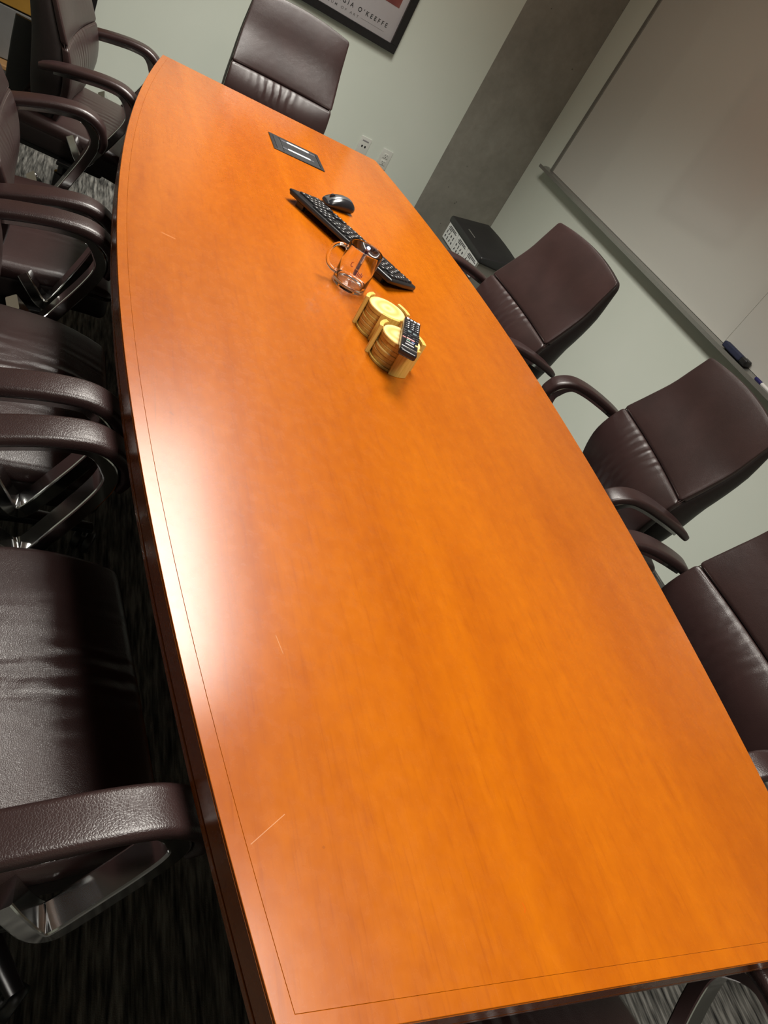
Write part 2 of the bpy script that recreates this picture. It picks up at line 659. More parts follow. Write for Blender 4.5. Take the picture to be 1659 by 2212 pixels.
TZ = 0.74
table = empty('conference_table', (0, 0, 0))
tag(table, 'long boat-shaped honey orange wooden conference table', 'table')
BAND = 0.021
MB().prism(outline(BAND + 0.0001), TZ - 0.034, TZ).obj('tabletop', M_WOOD, table, smooth=False, bevel=0.0002)
mb = MB()
OO, OI = outline(0.0012), outline(BAND)
ring(OI, OO, TZ - 0.034, TZ, mb)
mb.obj('edge_band', M_WOOD, table, smooth=False, bevel=0.0006)
mb = MB()
ring(outline(0.02), outline(0.0004), TZ - 0.0335, TZ - 0.0035, mb)
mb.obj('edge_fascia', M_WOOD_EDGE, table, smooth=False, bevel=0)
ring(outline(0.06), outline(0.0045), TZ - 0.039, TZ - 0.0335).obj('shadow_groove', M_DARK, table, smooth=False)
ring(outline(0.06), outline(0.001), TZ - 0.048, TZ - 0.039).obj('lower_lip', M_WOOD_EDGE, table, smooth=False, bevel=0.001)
for sy in (-0.72, 0.72):
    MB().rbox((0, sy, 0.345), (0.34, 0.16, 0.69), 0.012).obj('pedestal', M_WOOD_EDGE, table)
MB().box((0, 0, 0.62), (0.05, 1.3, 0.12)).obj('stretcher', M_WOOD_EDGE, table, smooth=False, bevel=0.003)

# power module let into the table top
pm = empty('power_module', (0.011, 1.052, TZ))
tag(pm, 'black flush power module with two white slots in far end of table', 'power outlet')
PW, PD = 0.186, 0.148
mb = MB()
for s in (-1, 1):
    mb.box((s * (PW / 2 - 0.006), 0, 0.001), (0.012, PD, 0.004))
    mb.box((0, s * (PD / 2 - 0.006), 0.001), (PW - 0.024, 0.012, 0.004))
mb.obj('bezel', M_BLACKPL, pm, smooth=False, bevel=0.0008)
M_PMTOP = plain('charcoal_lid_plastic', (0.022, 0.024, 0.026), 0.38, 0, 0.1, 100)
MB().box((0, 0, 0.0004), (PW - 0.004, PD - 0.004, 0.0008)).obj('well', M_DARK, pm, smooth=False)
mb = MB().box((0.013, 0, 0.0012), (PW - 0.024 - 0.028, PD - 0.026, 0.003))
mb.obj('lid', M_PMTOP, pm, smooth=False, bevel=0.0008)
MB().box((-PW / 2 + 0.0235, 0, 0.0012), (0.018, PD - 0.026, 0.003)).obj('finger_tab', M_PMTOP, pm, smooth=False, bevel=0.0008)
M_SLOT = plain('white_slot_plastic', (0.92, 0.93, 0.93), 0.25, 0, 0.01, 40)
M_SLOTGREY = plain('grey_slot_end', (0.07, 0.07, 0.08), 0.4, 0, 0.05, 40)
for k, (y, x0, x1, g0, g1) in enumerate(((1.096, -0.020, 0.064, -0.041, 0.088), (1.025, -0.026, 0.058, -0.045, 0.072))):
    yy = y - 1.052
    sl = MB().prism([(x + (g0 + g1) / 2 - 0.011, q + yy) for x, q in rrect(g1 - g0, 0.013, 0.005)], 0.0026, 0.0034).obj('slot', M_SLOTGREY, pm, smooth=False)
    MB().prism([(x + (x0 + x1) / 2 - 0.011, q + yy) for x, q in rrect(x1 - x0, 0.0115, 0.0055, 5)], 0.0034, 0.0044).obj('slot_cover', M_SLOT, sl, smooth=False)

# ================================================================== chairs
FRONT = [(0.44, -0.055), (0.48, -0.036), (0.573, -0.020), (0.64, -0.028), (0.70, -0.050), (0.76, -0.083), (0.84, -0.124), (0.90, -0.143), (0.98, -0.168)]
REAR = [(0.44, -0.095), (0.50, -0.120), (0.58, -0.138), (0.70, -0.158), (0.76, -0.176), (0.84, -0.194), (0.90, -0.196), (0.98, -0.196)]
WID = [(0.44, 0.215), (0.52, 0.234), (0.60, 0.243), (0.70, 0.241), (0.80, 0.236), (0.90, 0.228), (0.98, 0.222)]
Z0B, ZSEAM, Z1B = 0.445, 0.700, 0.968


def crown(y, z):
    t = max(0.0, (z - 0.80) / 0.17)
    return 0.020 * (1 - (y / 0.23) ** 2) * t


def back_pt(u, v, wgt):
    """u in -1..1 across, z height, wgt 0 rear .. 1 front"""
    pass


def pad(mb, z0, z1, f0, f1, r, puff, seam_dip, nz):
    """pad between height z0 and z1 that spans rear-fraction f0 to f1 of the backrest thickness (0 rear, 1 front)"""
    hz, hw = (z1 - z0) / 2, 0.24
    th = 0.06

    def fn(x, y, z):
        zz = (z0 + z1) / 2 + z
        a = smooth_tab(REAR, zz)
        b = smooth_tab(FRONT, zz)
        f = f0 + (f1 - f0) * (x / th + 0.5)
        xx = a + (b - a) * f
        yy = y / hw * smooth_tab(WID, zz)
        if x > 0:
            e = max(0.0, 1 - (y / hw) ** 4) * max(0.0, 1 - abs(z / hz) ** 3)
            xx += puff * e * (x / th * 2)
        # shallow wrap-around of the sitter's back
        xx += 0.016 * ((y / hw) ** 2 - 0.35)
        return (xx, yy, zz + crown(yy, zz))
    return mb.rbox((0, 0, 0), (th, 2 * hw, 2 * hz), r, (2, 14, nz), 3, fn)


def make_chair():
    root = empty('conference_chair')
    # backrest body (sides and rear) and two front cushions
    body = pad(MB(), Z0B, Z1B, 0.0, 0.90, 0.024, 0, 0, 14).obj('backrest', M_GUSSET, root, angle=None)
    pad(MB(), ZSEAM + 0.0012, Z1B + 0.002, 0.78, 1.0, 0.011, 0.012, 0, 10).obj('back_cushion', M_LEATHER, root, angle=None)
    pad(MB(), Z0B + 0.01, ZSEAM - 0.0012, 0.78, 1.0, 0.011, 0.015, 0, 10).obj('lumbar_cushion', M_LEATHER_LUMBAR, root, angle=None)

    def fpt(y, z, off):
        e = 0.016 * ((y / smooth_tab(WID, z)) ** 2 - 0.35)
        return (smooth_tab(FRONT, z) + e + off, y, z + crown(y, z))
    mb = MB()
    for dz in (-0.0055, 0.0055):
        ys = [(-0.93 + 1.86 * i / 24) * smooth_tab(WID, ZSEAM) for i in range(25)]
        mb.tube([fpt(y, ZSEAM + dz, -0.0012) for y in ys], 0.0013, 5)
    for s in (-1, 1):
        for dw in (0.010, 0.018):
            zs = [Z0B + 0.04 + (Z1B - Z0B - 0.07) * i / 24 for i in range(25)]
            mb.tube([(smooth_tab(REAR, z) + (smooth_tab(FRONT, z) - smooth_tab(REAR, z)) * 0.93 + 0.0105 - (0.0045 if dw < 0.012 else 0.0), s * (smooth_tab(WID, z) - dw * 0.25 + 0.0006), z + crown(smooth_tab(WID, z), z)) for z in zs], 0.0012, 5)
    mb.obj('seam_stitching', M_THREAD, root, angle=None)
    # seat
    SXC, SXL, SW, ST = 0.035, 0.40, 0.515, 0.095

    def seat_fn(x, y, z):
        t = (x + SXL / 2) / SXL
        zz = z
        front = max(0.0, (t - 0.62) / 0.38)
        zz -= 0.034 * front ** 2 * (1 if z > 0 else 0.5)
        if z > 0:
            zz += 0.012 * (1 - (y / (SW / 2)) ** 2) * (1 - 0.6 * front) - 0.010 * math.exp(-((t - 0.45) / 0.3) ** 2) * math.exp(-(y / 0.16) ** 2)
        yy = y * (1 - 0.05 * front)
        return (x, yy, zz)
    MB().rbox((SXC, 0, 0.4535), (SXL, SW, 0.044), 0.018, (12, 16, 1), 3, seat_fn).obj('seat', M_LEATHER_SEAT, root, angle=None)
    MB().rbox((SXC - 0.003, 0, 0.416), (SXL - 0.008, SW - 0.006, 0.074), 0.022, (12, 4, 2), 3, lambda x, y, z: (x, y * (1 - 0.05 * max(0.0, ((x + SXL / 2) / SXL - 0.62) / 0.38)), z - 0.020 * max(0.0, ((x + SXL / 2) / SXL - 0.62) / 0.38) ** 2)).obj('seat_base', M_GUSSET, root, angle=None)
    for s in (-1, 1):
        mb = MB()
        for dz in (0.0, 0.007):
            mb.tube([(SXC - SXL / 2 + 0.03 + (SXL - 0.06) * i / 16, s * (SW / 2 - 0.004 - dz * 0.5) * (1 - 0.05 * max(0, (i / 16 * 0.83 + 0.083 - 0.62) / 0.38)), 0.4435 + dz * 0.8 - 0.026 * max(0.0, (i / 16 * 0.83 + 0.083 - 0.62) / 0.38) ** 2) for i in range(17)], 0.0013, 5)
        mb.obj('seat_piping', M_THREAD, root, angle=None)
    MB().rbox((0.0, 0, 0.365), (0.28, 0.40, 0.032), 0.01).obj('seat_pan', M_BLACKPL, root)
    # back upright behind the seat
    up = crom([(-0.02, 0, 0.352), (-0.14, 0, 0.360), (-0.185, 0, 0.43), (-0.195, 0, 0.56), (-0.196, 0, 0.66)], 5)
    MB().sweep(up, rrect(0.09, 0.016, 0.006), (0, 1, 0)).obj('back_upright', M_BLACKPL, root)
    # arms
    for s in (-1, 1):
        Y = s * 0.292
        path = crom([(-0.095, Y - s * 0.006, 0.636), (-0.05, Y - s * 0.002, 0.653), (0.02, Y, 0.670), (0.09, Y, 0.681), (0.145, Y, 0.679), (0.186, Y, 0.656), (0.201, Y, 0.620), (0.196, Y, 0.590)], 5)
        n = len(path)
        sc = []
        for i in range(n):
            t = i / (n - 1)
            a = min(1.0, 0.80 + t * 3.0) if t < 0.08 else 1.0
            if t > 0.86:
                a = 1 - 0.28 * (t - 0.86) / 0.14
            sc.append((a if t > 0.5 else min(1, a + 0.15), a * (1.0 if t < 0.75 else 0.85)))
        sec = [(b, a) for a, b in rrect(0.024, 0.057, 0.0095, 4)]
        arm = MB().sweep([tuple(p) for p in path], sec, (0, 0, 1) if False else (0.35, 0, 1), sc).obj('armrest', M_LEATHER_ARM, root, angle=0.9)
        # flat polished bar: comes off the underside of the pad, drops back and kicks up to the seat bracket
        bpath = crom([(-0.055, Y - s * 0.003, 0.637), (0.02, Y, 0.653), (0.09, Y, 0.664), (0.140, Y, 0.661), (0.172, Y, 0.630), (0.176, Y, 0.598), (0.158, Y, 0.550), (0.128, Y, 0.490), (0.100, Y, 0.436), (0.084, Y, 0.420), (0.066, Y - s * 0.004, 0.426), (0.046, Y - s * 0.012, 0.450), (0.030, Y - s * 0.022, 0.470)], 5)
        bsc = [((0.42 if i < 14 else min(1.0, 0.42 + (i - 14) * 0.12)), 1.0) for i in range(len(bpath))]
        bsec = [(a, b) for a, b in rrect(0.040, 0.026, 0.003, 2)]
        MB().sweep([tuple(p) for p in bpath], [(b, a) for a, b in bsec], (0, 1, 0), bsc).obj('arm_bar', M_CHROME, root, angle=0.3)
        MB().rbox((0.04, s * 0.228, 0.372), (0.07, 0.10, 0.014), 0.004).obj('arm_bracket', M_BLACKPL, root)
    # base
    MB().lathe([(0.028, 0.10), (0.028, 0.235), (0.020, 0.237), (0.020, 0.35)], 20).obj('gas_column', M_BLACKGLOSS, root)
    MB().lathe([(0.045, 0.075), (0.05, 0.085), (0.045, 0.125), (0.032, 0.132)], 24).obj('hub', M_BLACKGLOSS, root)
    leg = MB().sweep([(0.035, 0, 0.105), (0.12, 0, 0.098), (0.22, 0, 0.084), (0.295, 0, 0.072)], rrect(0.046, 0.026, 0.008, 2), (0, 0, 1), [1.0, 0.9, 0.75, 0.6]).mesh('leg', M_BLACKGLOSS, True, 0.7)
    cm = MB()
    for s in (-1, 1):
        xf = Matrix.Translation((0, s * 0.014, 0.028)) @ Matrix.Rotation(PI / 2, 4, 'X')
        cm.lathe([(0.012, -0.009), (0.025, -0.009), (0.028, -0.005), (0.028, 0.005), (0.025, 0.009), (0.012, 0.009)], 18, xf=xf)
    cm.rbox((0.004, 0, 0.042), (0.04, 0.014, 0.032), 0.006)
    cm.lathe([(0.006, 0.045), (0.006, 0.07)], 8, c=(0.006, 0, 0))
    cme = cm.mesh('caster', M_BLACKPL, True, 0.7)
    for k in range(5):
        a = 2 * PI * k / 5 + 0.09
        lo = link_mesh('leg', leg, root)
        lo.rotation_euler = (0, 0, a)
        co = link_mesh('caster', cme, root)
        co.location = (0.285 * math.cos(a), 0.285 * math.sin(a), 0)
        co.rotation_euler = (0, 0, a + 1.1 + k)
    return root


R = math.radians
CHAIRS = [
    # x, y, rotation (faces +x at 0), label
    (-0.682, -0.950, R(8), 'brown leather armchair nearest the camera on left side of table', 'l'),
    (-0.742, -0.255, R(2), 'second brown leather armchair from the near end on left side of table', 'l'),
    (-0.742, 0.465, R(3), 'third brown leather armchair from the near end on left side of table', 'l'),
    (-0.640, 1.383, R(-8.5), 'brown leather armchair at far left beside the black door frame', 'l'),
    (0.776, 0.610, R(182), 'brown leather armchair in front of the black-lidded bin on right side', 'r'),
    (0.965, -0.105, R(169), 'middle brown leather armchair on right side, nearest the navy eraser', 'r'),
    (0.782, -0.850, R(178), 'brown leather armchair nearest the camera on right side, cut by the frame', 'r'),
    (0.143, 2.050, R(-91), 'armless brown leather chair at far end of table below framed print', 'e'),
    (0.030, -1.600, R(90), 'dark leather armchair at near end of table, mostly below the frame', 'e'),
]
proto = None
for i, (x, y, a, lab, side) in enumerate(CHAIRS):
    o = make_chair() if proto is None else copy_tree(proto)
    if proto is None:
        proto = o
    o.location = (x, y, 0)
    o.rotation_euler = (0, 0, a)
    if i == 2:                      # this one is rocked back on its tilt mechanism
        piv = Matrix.Translation((0, 0, 0.36))
        for ch in [c for c in bpy.data.objects if c.parent == o and c.name.split('.')[0] not in ('leg', 'caster', 'hub', 'gas_column')]:
            ch.matrix_local = Matrix.Translation((0, 0, -0.022)) @ piv @ Matrix.Rotation(R(-5.5), 4, 'Y') @ piv.inverted() @ ch.matrix_local
    if i == 7:                      # the chair at the far end shows no arms
        for ch in [c for c in bpy.data.objects if c.parent == o and c.name.split('.')[0] in ('armrest', 'arm_bar', 'arm_bracket')]:
            bpy.data.objects.remove(ch)
    tag(o, lab, 'chair', 'leather chairs around the table')

# ================================================================== keyboard
M_KEY = plain('black_keycap', (0.014, 0.014, 0.016), 0.3, 0, 0.15, 120)
M_KBODY = plain('black_keyboard_shell', (0.010, 0.010, 0.011), 0.28, 0, 0.1, 100)
M_LEGEND = plain('white_key_legend', (0.42, 0.42, 0.42), 0.5, 0, 0.05, 60)
kb = empty('keyboard', (0.066, 0.411, TZ), R(122.7))
tag(kb, 'black full-size computer keyboard with raised rear edge lying behind glass mug', 'keyboard')
KL, KD = 0.445, 0.134
tilt = Matrix.Translation((0, 0, 0.0165)) @ Matrix.Rotation(R(7.8), 4, 'X')


def kb_fn(x, y, z):
    # chamfered rear corners, thicker rear
    return (x * (1 - 0.035 * max(0, y / (KD / 2)) * (1 if z < 0 else 0.2)), y, z)


MB().rbox((0, 0, 0), (KL, KD, 0.015), 0.005, (2, 2, 1), 2, kb_fn, tilt).obj('shell', M_KBODY, kb)
for s in (-1, 1):
    MB().box((s * 0.17, 0.050, 0.0075), (0.03, 0.012, 0.015)).obj('foot', M_KBODY, kb, smooth=False, bevel=0.001)
U0 = 0.0188
rows = [
    (5, [1, -1, 1, 1, 1, 1, -0.5, 1, 1, 1, 1, -0.5, 1, 1, 1, 1]),
    (4, [1] * 13 + [2]), (3, [1.5] + [1] * 12 + [1.5]), (2, [1.75] + [1] * 11 + [2.25]), (1, [2.25] + [1] * 10 + [2.75]),
    (0, [1.25, 1.25, 1.25, 6.25, 1.25, 1.25, 1.25, 1.25])]
keys = []
for r, ws in rows:
    x = 0
    for wd in ws:
        if wd > 0:
            keys.append((x, r, wd, 1))
        x += abs(wd)
for r in (5, 4, 3):
    for k in range(3):
        keys.append((15.25 + k, r, 1, 1))
for k in range(3):
    keys.append((15.25 + k, 0, 1, 1))
keys.append((16.25, 1, 1, 1))
for r in (4, 3, 2, 1):
    for k in range(3):
        keys.append((18.5 + k, r, 1, 1))
keys += [(18.5, 0, 2, 1), (20.5, 0, 1, 1), (21.5, 4, 1, 1), (21.5, 2, 1, 2), (21.5, 0, 1, 2)]
kmesh = {}
lmesh = MB().box((0, 0, 0), (0.0048, 0.0045, 0.0002)).mesh('key_legend', M_LEGEND, False)
for (x, r, wd, hgt) in keys:
    q = (wd, hgt)
    if q not in kmesh:
        kmesh[q] = MB().rbox((0, 0, 0), (U0 * wd - 0.0028, U0 * hgt * 0.98 - 0.0028, 0.006), 0.002, (1, 1, 1), 1, lambda a, b, c: (a * (1 - 18 * max(0, c)), b * (1 - 18 * max(0, c)), c)).mesh('key', M_KEY, True, 0.5)
    ko = link_mesh('key', kmesh[q], kb)
    px = -KL / 2 + 0.012 + (x + wd / 2) * U0 * 0.992
    py = -KD / 2 + 0.0115 + (r + hgt / 2 - (0.0 if r < 5 else -0.15)) * U0 * 0.98
    if hgt == 2:
        py = -KD / 2 + 0.0115 + (r + 1) * U0 * 0.98
    ko.matrix_local = tilt @ Matrix.Translation((px, py, 0.0095))
    lo = link_mesh('key_legend', lmesh, ko)
    lo.location = (-0.003, 0.002, 0.0031)

# ================================================================== mouse
M_MOUSETOP = plain('charcoal_gloss_shell', (0.075, 0.077, 0.08), 0.26, 0.3, 0.1, 100)
ms = empty('computer_mouse', (0.083, 0.668, TZ), R(100))
tag(ms, 'black and grey wireless mouse beside the keyboard', 'mouse')


def mouse_fn(top):
    def fn(x, y, z):
        t = y / 0.052
        wd = 0.031 * (1 - 0.16 * (t * t)) + (0.002 * t)
        hgt = 0.038 * (1 - 0.42 * max(0, (t + 0.25)) ** 2 - 0.5 * max(0, -t - 0.25) ** 2)
        zz = (z + 0.019) / 0.038
        return (x / 0.031 * wd * (1 - 0.10 * abs(zz - 0.3)), y, zz * hgt)
    return fn


MB().rbox((0, 0, 0.0015), (0.062, 0.104, 0.038), 0.0185, (4, 10, 1), 5, mouse_fn(False)).obj('base_shell', M_BLACKGLOSS, ms, angle=None)


def top_fn(x, y, z):
    t = y / 0.052
    wd = 0.031 * (1 - 0.16 * (t * t)) + (0.002 * t)
    hgt = 0.038 * (1 - 0.42 * max(0, (t + 0.25)) ** 2 - 0.5 * max(0, -t - 0.25) ** 2)
    u = max(-1, min(1, x / 0.026))
    arch = (1 - 0.34 * u * u) * max(0.0, 1 - abs(t) ** 6 * 0.35)
    return (x / 0.031 * wd, y, hgt * arch + 0.0025 + z * 0.4 + 0.0005)


MB().rbox((0, 0, 0), (0.050, 0.094, 0.006), 0.0028, (10, 14, 1), 2, top_fn).obj('top_shell', M_MOUSETOP, ms, angle=None)
xf = Matrix.Translation((0, 0.030, 0.0285)) @ Matrix.Rotation(PI / 2, 4, 'Y')
MB().lathe([(0.006, -0.004), (0.009, -0.003), (0.009, 0.003), (0.006, 0.004)], 18, xf=xf).obj('scroll_wheel', M_BLACKPL, ms)

# ================================================================== glass mug and the pen in it
def glass(name, color=(1, 1, 1), rough=0.0):
    t = NT(name)
    t.set(color=color, rough=rough, trans=1.0, ior=1.47)
    return t.m


M_GLASS = glass('clear_glass')
MUG = Vector((-0.0055, 0.1205, TZ))
mug = empty('glass_mug', MUG)
tag(mug, 'clear glass mug with a handle standing between keyboard and coasters', 'mug')
RM, HM, TW = 0.0448, 0.108, 0.0027
prof = [(0.001, 0.0035), (0.030, 0.0035), (0.036, 0.0008), (0.041, 0.0008), (0.0442, 0.003), (RM, 0.008), (RM, 0.06), (RM, HM - 0.003), (RM - 0.0008, HM - 0.0006), (RM - TW / 2, HM), (RM - TW + 0.0006, HM - 0.0008),
        (RM - TW, HM - 0.004), (RM - TW, 0.06), (RM - TW, 0.018), (RM - 0.006, 0.0135), (0.030, 0.0115), (0.001, 0.011)]
MB().lathe(prof, 64, close=False).obj('body', M_GLASS, mug, angle=None)
hd = Vector((-0.998, 0.05, 0))
pts = [hd * (RM - 0.0005) + Vector((0, 0, 0.091)), hd * (RM + 0.010) + Vector((0, 0, 0.0935)), hd * (RM + 0.026) + Vector((0, 0, 0.090)), hd * (RM + 0.036) + Vector((0, 0, 0.076)), hd * (RM + 0.037) + Vector((0, 0, 0.055)), hd * (RM + 0.028) + Vector((0, 0, 0.037)), hd * (RM + 0.013) + Vector((0, 0, 0.0275)), hd * (RM - 0.0005) + Vector((0, 0, 0.025))]
hp = crom(pts, 6)
n = len(hp)
sc = [1 + 0.35 * max(0, 1 - min(i, n - 1 - i) / 4) for i in range(n)]
side = Vector((0, 0, 1)).cross(hd)
MB().sweep([tuple(p) for p in hp], [(0.0045 * math.cos(2 * PI * i / 14), 0.0062 * math.sin(2 * PI * i / 14)) for i in range(14)], tuple(side), sc).obj('handle', M_GLASS, mug, angle=None)
# small worn print on the mug wall: a red curl and a few violet strokes
M_PRINTR = plain('red_mug_print', (0.30, 0.03, 0.03), 0.5, 0, 0.1, 100)
M_PRINTV = plain('violet_mug_print', (0.13, 0.03, 0.16), 0.5, 0, 0.1, 100)


def on_mug(ang, z, r=RM + 0.0004):
    return (r * math.cos(ang), r * math.sin(ang), z)


A0 = math.atan2(-1.70, -0.742)     # side of the wall that faces the camera
mb = MB()
mb.tube([on_mug(A0 - 0.30 + 0.07 * math.cos(t * 5), 0.066 + 0.005 * t - 0.004 * math.sin(t * 5)) for t in [i / 10 for i in range(11)]], 0.0010, 5)
pr = mb.obj('red_print', M_PRINTR, mug)
mb = MB()
for k in range(5):
    a = A0 + 0.12 + 0.085 * k
    mb.tube([on_mug(a, 0.050), on_mug(a, 0.050 + (0.011 if k % 2 else 0.0075))], 0.0009, 5)
mb.tube([on_mug(A0 + 0.06 + 0.1 * k, 0.0485) for k in range(5)], 0.0005, 5)
mb.obj('violet_print', M_PRINTV, mug)

pen_a, pen_b = Vector((0.0095, 0.151, TZ + 0.0138)), Vector((-0.022, 0.075, TZ + 0.1255))
d = (pen_b - pen_a)
q = Vector((0, 0, 1)).rotation_difference(d.normalized())
pen = empty('ballpoint_pen', pen_a)
pen.rotation_mode = 'QUATERNION'
pen.rotation_quaternion = q
tag(pen, 'dark blue ballpoint pen standing in the glass mug', 'pen')
PL = d.length
M_NAVY = plain('navy_pen_plastic', (0.020, 0.016, 0.10), 0.25, 0, 0.1, 80)
M_VIOL = plain('violet_pen_grip', (0.05, 0.035, 0.13), 0.4, 0, 0.1, 80)
M_PALE = plain('pale_blue_pen_end', (0.42, 0.55, 0.95), 0.3, 0, 0.05, 80)
MB().lathe([(0.0008, 0.0), (0.0012, 0.004), (0.0026, 0.011)], 14).obj('tip', M_CHROME, pen)
MB().lathe([(0.0028, 0.011), (0.0046, 0.018), (0.0052, 0.04), (0.0050, 0.044)], 18).obj('grip', M_VIOL, pen)
MB().lathe([(0.0054, 0.044), (0.0054, 0.047)], 18).obj('ring', M_CHROME, pen)
MB().lathe([(0.0050, 0.047), (0.0052, 0.09), (0.0048, PL - 0.006)], 18).obj('barrel', M_NAVY, pen)
MB().rbox((0, -0.0066, PL - 0.04), (0.0035, 0.0018, 0.045), 0.0008).obj('clip', M_CHROME, pen)
MB().lathe([(0.0048, PL - 0.006), (0.0052, PL - 0.005), (0.0052, PL - 0.001), (0.0044, PL)], 18).obj('end_cap', M_PALE, pen)

# ================================================================== coaster holders with coasters
def bamboo(name, rings=False, k=1.0):
    t = NT(name)
    v = t.coords((1, 1, 1))
    if rings:
        wv = t.n('ShaderNodeTexWave', wave_type='RINGS', rings_direction='Z')
        wv.inputs['Scale'].default_value = 13
        wv.inputs['Distortion'].default_value = 2.2
        wv.inputs['Detail'].default_value = 2
        t.l(t.coords((1, 0.8, 0.2)), wv.inputs['Vector'])
        c = t.ramp(wv.outputs['Color'], [(0.0, (0.60 * k, 0.36 * k, 0.10 * k)), (0.6, (0.72 * k, 0.47 * k, 0.17 * k)), (1.0, (0.80 * k, 0.57 * k, 0.25 * k))])
    else:
        f = t.noise(t.coords((60, 60, 4)), 4, 3)
        c = t.ramp(f, [(0.3, (0.50 * k, 0.31 * k, 0.055 * k)), (0.7, (0.66 * k, 0.43 * k, 0.11 * k))])
    t.l(c, t.b.inputs['Base Color'])
    t.set(rough=0.38, spec=0.45)
    return t.m


M_BAM_TOP = bamboo('bamboo_disc', True)
M_BAM = bamboo('bamboo_post')
M_BAM_SIDE = bamboo('bamboo_disc_edge', False, 0.85)


def holder(c, angs, label):
    h = empty('coaster_holder', (c[0], c[1], TZ))
    tag(h, label, 'coaster holder', 'bamboo coaster holders')
    MB().lathe([(0.0495, 0.0), (0.0505, 0.001), (0.0505, 0.005), (0.0495, 0.006)], 48).obj('base', M_BAM_SIDE, h, angle=0.6)
    for a in angs:
        a = R(a)
        ri, ro, dh = 0.0495, 0.0590, R(24)
        pts = [(ri * math.cos(a - dh + 2 * dh * i / 8), ri * math.sin(a - dh + 2 * dh * i / 8)) for i in range(9)]
        pts += [(ro * math.cos(a + dh - 2 * dh * i / 8), ro * math.sin(a + dh - 2 * dh * i / 8)) for i in range(9)]
        MB().prism(pts, 0.0, 0.0725).obj('post', M_BAM, h, smooth=False, bevel=0.001)
    return h


C1, C2 = (0.020, -0.086), (0.024, -0.206)
holder(C1, (143, 22, -100), 'bamboo coaster holder next to the glass mug')
holder(C2, (145, 14, -82), 'bamboo coaster holder carrying the black remote control')
NC, TH = 6, 0.0103
order = ['bottom', 'second from bottom', 'third from bottom', 'fourth from bottom', 'fifth from bottom', 'topmost']
cmesh = MB().lathe([(0.0462, 0.0), (0.0468, 0.0006), (0.0468, TH - 0.0012), (0.0458, TH - 0.0002)], 48).mesh('coaster_body', M_BAM_SIDE, True, 0.6)
fmesh = MB().lathe([(0.0471, -0.0016), (0.0455, 0.0002), (0.0440, 0.0005)], 48).mesh('coaster_face', M_BAM_TOP, True, 0.6)  # pale lip laps the rim: lit chamfer line put into the colour
for c, where in ((C1, 'beside the mug'), (C2, 'under the remote control')):
    for k in range(NC):
        o = empty('coaster', (c[0] + rnd.uniform(-0.0018, 0.0018), c[1] + rnd.uniform(-0.0018, 0.0018), TZ + 0.0061 + k * TH), rnd.uniform(0, 6))
        tag(o, 'round bamboo coaster, %s of the stack %s' % (order[k], where), 'coaster', 'bamboo coasters in the two holders')
        link_mesh('rim', cmesh, o)
        fo = link_mesh('face', fmesh, o)
        fo.location = (0, 0, TH - 0.0004)

# ================================================================== remote control
pa, pb = Vector((0.0605, -0.143)), Vector((-0.0035, -0.310))
ang = math.atan2(pa.y - pb.y, pa.x - pb.x) - PI / 2
rc = empty('remote_control', ((pa.x + pb.x) / 2, (pa.y + pb.y) / 2, TZ + 0.0727), ang)
tag(rc, 'black remote control with white and coloured buttons lying on the coasters', 'remote')
RW, RL, RT = 0.041, 0.180, 0.016
MB().rbox((0, 0, RT / 2), (RW, RL, RT), 0.005, (2, 6, 1), 3).obj('case', M_BLACKGLOSS, rc)
M_SILV = plain('silver_trim', (0.45, 0.44, 0.42), 0.3, 0.8, 0.05, 60)
for s in (-1, 1):
    MB().box((s * RW / 2, 0, RT * 0.62), (0.0008, RL - 0.016, 0.0012)).obj('side_trim', M_SILV, rc, smooth=False)
M_BTNW = plain('white_button', (0.75, 0.75, 0.76), 0.4, 0, 0.02, 60)
M_BTNR = plain('red_button', (0.62, 0.10, 0.10), 0.4, 0, 0.02, 60)
M_BTNP = plain('pink_button', (0.75, 0.30, 0.30), 0.4, 0, 0.02, 60)
M_BTNG = plain('green_button', (0.14, 0.30, 0.22), 0.4, 0, 0.02, 60)
M_BTNB = plain('blue_button', (0.12, 0.17, 0.33), 0.4, 0, 0.02, 60)
M_BTNY = plain('yellow_button', (0.80, 0.62, 0.22), 0.4, 0, 0.02, 60)
M_BTNK = plain('dark_button', (0.022, 0.023, 0.028), 0.35, 0, 0.1, 60)
M_BTNT = plain('teal_grey_button', (0.10, 0.13, 0.14), 0.35, 0, 0.1, 60)
bm_cache = {}


def btn(x, y, sx, sy, mat, name='button'):
    key = (sx, sy, mat.name)
    if key not in bm_cache:
        bm_cache[key] = MB().rbox((0, 0, 0), (sx, sy, 0.002), 0.0007, k=1).mesh(name, mat, True, 0.5)
    o = link_mesh(name, bm_cache[key], rc)
    o.location = (x, y, RT + 0.0004)
    return o


